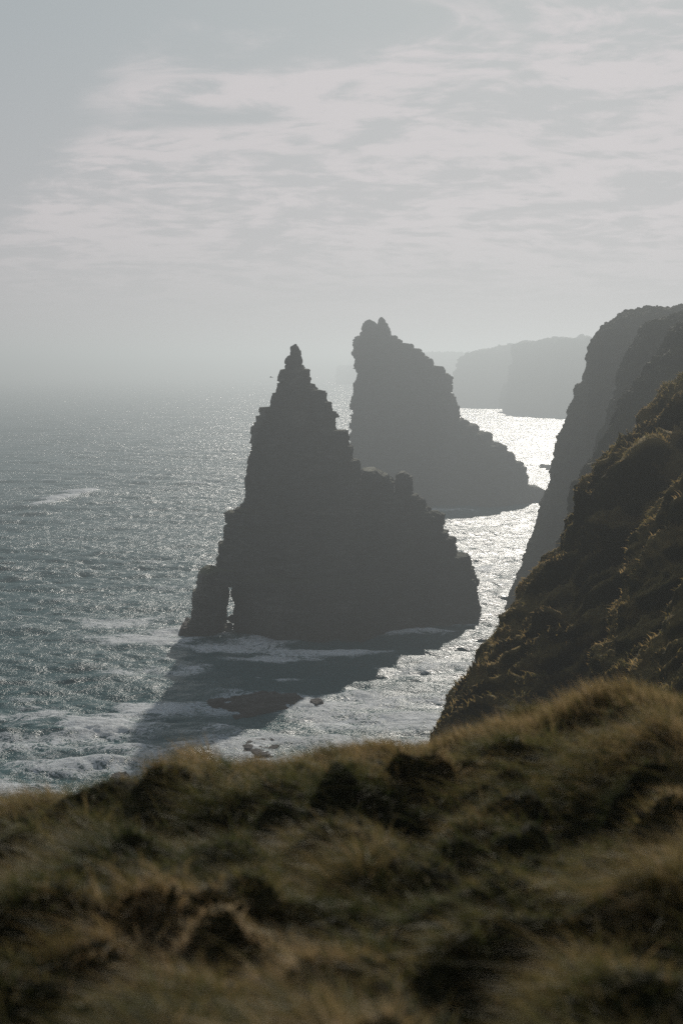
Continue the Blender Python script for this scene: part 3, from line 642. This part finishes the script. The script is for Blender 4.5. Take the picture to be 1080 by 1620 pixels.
def turf():
    r = np.random.RandomState(12); n_ = 600000
    nt_ = 25000
    ty = 2.0 + 8.7 * r.rand(nt_) ** 0.9; tx = (r.rand(nt_) * 2 - 1) * (0.40 * ty + 1.5)
    tk = np.clip(0.6 + 0.45 * fbm(tx * 1.5, ty * 1.5, 21.0, 3), 0.25, 1); th_ = 0.55 + 0.9 * r.rand(nt_); tr = 0.035 + 0.05 * r.rand(nt_)
    own = r.choice(nt_, n_, p=tk / tk.sum()); ox, oy = r.normal(size=n_), r.normal(size=n_)
    X = tx[own] + ox * tr[own]; Y = ty[own] + oy * tr[own]; tint0 = (r.normal(size=nt_) * 0.13)[own]
    m1 = fbm(X * 1.5, Y * 1.5, 21.0, 3); lum = sstep(-0.5, 0.5, fbm(X * 0.8, Y * 0.9, 31.0, 3))
    Z = ground_z(X, Y); e = 0.03
    nx = -(ground_z(X + e, Y) - Z) / e; ny = -(ground_z(X, Y + e) - Z) / e
    N = np.stack([nx, ny, np.ones_like(nx)], -1); N /= np.linalg.norm(N, axis=1)[:, None]
    ln = (0.052 + 0.085 * sstep(-0.2, 0.6, m1)) * th_[own]; ln *= 1 - 0.35 * sstep(7.5, 9, Y)
    flow = np.stack([-0.55 + 0.6 * perlin(X * 0.8, Y * 0.8, 9.0) + 0.45 * ox, -0.25 + 0.6 * perlin(X * 0.8, Y * 0.8, 15.0) + 0.45 * oy, -0.1 + 0 * X], -1)
    V, F, al = blades(np.stack([X, Y, Z - 0.012], -1), N, ln, 0.0042, flow, 4, segs=3, droop=0.85, spread=0.7)
    ti = np.clip(0.29 + 0.58 * fbm(X * 1.1, Y * 1.1, 41.0, 3) + tint0 + 0.13 * r.normal(size=len(X)) + 0.15 * (lum - 0.5), 0, 1)
    o = mesh_obj('clifftop_grass', V, F, TURF_GRASS, attrs={'along': (1, al), 'tint': (1, np.repeat(ti, 8))})
    tag(o, 'windswept olive and tawny grass blurred across the foreground', 'grass', kind='stuff')
    # taller clumps standing on the brow
    r = np.random.RandomState(8); clumps = []
    for i, (px, D, h, w) in enumerate([(318, 8.5, 0.17, 0.09), (300, 8.6, 0.12, 0.12), (575, 8.8, 0.08, 0.25), (500, 8.8, 0.07, 0.3), (410, 8.7, 0.08, 0.15), (800, 8.7, 0.09, 0.3), (860, 8.6, 0.1, 0.2), (945, 8.6, 0.12, 0.22), (985, 8.6, 0.12, 0.2), (1050, 8.4, 0.10, 0.2), (40, 8.6, 0.09, 0.2), (130, 8.7, 0.06, 0.3), (720, 8.8, 0.06, 0.3), (230, 8.7, 0.06, 0.2)]):
        x = (px - 540) / FPX * D; k = int(2600 * w / 0.2 * 0.8)
        X = x + r.normal(size=k) * w * 0.5; Y = D + r.normal(size=k) * 0.12; clumps.append((X, Y, np.full(k, h)))
    X, Y, H = [np.concatenate(q_) for q_ in zip(*clumps)]
    Z = ground_z(X, Y); N = np.tile([0, 0, 1.0], (len(X), 1))
    V, F, al = blades(np.stack([X, Y, Z - 0.012], -1), N, H * 1.25, 0.0042, np.array([-0.55, -0.1, 0.1]), 6, segs=3, droop=0.55, spread=0.45)
    ti = np.clip(0.55 + 0.25 * r.normal(size=len(X)), 0, 1)
    o = mesh_obj('brow_grass', V, F, TURF_GRASS, attrs={'along': (1, al), 'tint': (1, np.repeat(ti, 8))})
    tag(o, 'taller brown tufts standing along the brow of the clifftop', 'grass', kind='stuff')
turf()

# ------------------------------------------------------------------ reefs and rocks awash
def reef(px0, px1, py_far, py_near, h, label, seed, parts=1):
    (xa, ya), (xb, _) = on_sea(px0, (py_far + py_near) / 2), on_sea(px1, (py_far + py_near) / 2)
    _, y1 = on_sea(px0, py_far); _, y0 = on_sea(px0, py_near)
    cx, cy_ = (xa + xb) / 2, (y0 + y1) / 2; rx, ry = (xb - xa) / 2, (y1 - y0) / 2
    nx_, ny_ = 180, 120
    u, v = np.meshgrid(np.linspace(-1.25, 1.25, nx_), np.linspace(-1.35, 1.35, ny_))
    X, Y = cx + u * rx, cy_ + v * ry
    rr = np.sqrt(u ** 2 + v ** 2) + 0.38 * fbm(X * 0.22 + seed, Y * 0.16, seed, 4)
    prof = sstep(1.05, 0.45, rr)
    lay = h * prof * (0.75 + 0.5 * fbm(X * 0.25, Y * 0.18, seed + 3, 3))
    lay = np.floor(lay / 0.28) * 0.28 * 0.6 + lay * 0.4
    Z = lay - 0.75 + 0.12 * fbm(X * 1.3, Y * 1.0, seed, 3) * (prof > 0.05) + 0.45 * sstep(0.1, 0.5, prof)
    V = np.stack([X - cx, Y - cy_, Z], -1).reshape(-1, 3)
    o = mesh_obj('reef_rock', V, grid_quads(ny_, nx_), WET); o.location = (cx, cy_, 0)
    tag(o, label, 'rock', 'rocks awash around the stacks'); return o
reef(308, 486, 1094, 1133, 1.4, 'broad flat brown reef ringed by foam in front of the dark stack', 3.0)
reef(485, 514, 1108, 1122, 1.1, 'small low rock in bright foam just right of the flat reef', 5.0)
reef(325, 480, 1166, 1205, 0.6, 'low tawny rock shelf just above the grassy brow', 7.0)
reef(168, 208, 1224, 1238, 0.8, 'small dark rock awash at lower left close to the grass', 9.0)
reef(856, 874, 736, 746, 2.0, 'tiny dark rock in the bright channel right of the horned stack', 13.0)
reef(284, 306, 984, 1004, 1.7, 'small black rocks at the left foot of the arch leg', 15.0)

# ------------------------------------------------------------------ a gull
def gull(loc):
    e = empty('gull', loc); tag(e, 'tiny dark gull gliding left of the dark stack summit', 'bird')
    m, n, L = new_mat('gull_feathers'); b = n.new('ShaderNodeBsdfPrincipled'); g = n.new('ShaderNodeNewGeometry')
    L.new(ramp(n, L, noise(n, L, g.outputs['Position'], 5), [(0.3, (0.16, 0.16, 0.17)), (0.7, (0.35, 0.35, 0.36))]), b.inputs[0])
    o = n.new('ShaderNodeOutputMaterial'); L.new(b.outputs[0], o.inputs[0])
    prof = [(-0.34, 0.01, 0), (-0.30, 0.05, 0), (-0.18, 0.065, 0), (0.0, 0.09, 0), (0.13, 0.075, 0.01), (0.2, 0.05, 0.03), (0.25, 0.055, 0.04), (0.30, 0.035, 0.035), (0.36, 0.008, 0.02)]
    V = []; k = 12
    for s, r_, up in prof:
        for a in range(k):
            t = 2 * math.pi * a / k; V.append((s, r_ * math.cos(t), up + r_ * 0.85 * math.sin(t)))
    mesh_obj('body', np.array(V), grid_quads(len(prof), k, True), m, e, True)
    for sgn in (-1, 1):
        rows = [(0.0, 0.16, 0.02, 0.02), (0.18, 0.17, 0.12, 0.018), (0.36, 0.14, 0.17, 0.014), (0.55, 0.10, 0.14, 0.01), (0.70, 0.03, 0.08, 0.004)]
        V = []
        for yy, ch, up, th in rows:
            sw = 0.03 if yy < 0.3 else -(yy - 0.3) * 0.35
            for a in range(8):
                t = 2 * math.pi * a / 8; V.append((sw + ch * 0.5 * math.cos(t), sgn * yy, up + th * math.sin(t)))
        mesh_obj('wing', np.array(V), grid_quads(5, 8, True), m, e, True)
    e.rotation_euler = (R(15), 0, R(160))
gull(at(429, 597, 330))

# ------------------------------------------------------------------ haze
def haze():
    x0, x1, y0, y1, z0, z1 = -7100, 7100, -1600, 12700, -5.0, 68.5
    z1 = 80.0
    V = np.array([(x, y, z) for x in (x0, x1) for y in (y0, y1) for z in (z0, z1)])
    F = [(0, 1, 3, 2), (4, 6, 7, 5), (0, 4, 5, 1), (2, 3, 7, 6), (0, 2, 6, 4), (1, 5, 7, 3)]
    m, n, L = new_mat('sea_haze')
    v = n.new('ShaderNodeVolumePrincipled'); v.inputs['Color'].default_value = (0.430, 0.474, 0.500, 1); v.inputs['Density'].default_value = 0.00073
    v.inputs['Anisotropy'].default_value = 0.65
    o = n.new('ShaderNodeOutputMaterial'); L.new(v.outputs[0], o.inputs['Volume'])
    ob = mesh_obj('haze', V, F, m); tag(ob, 'pale sea haze over the water', kind='stuff')
haze()
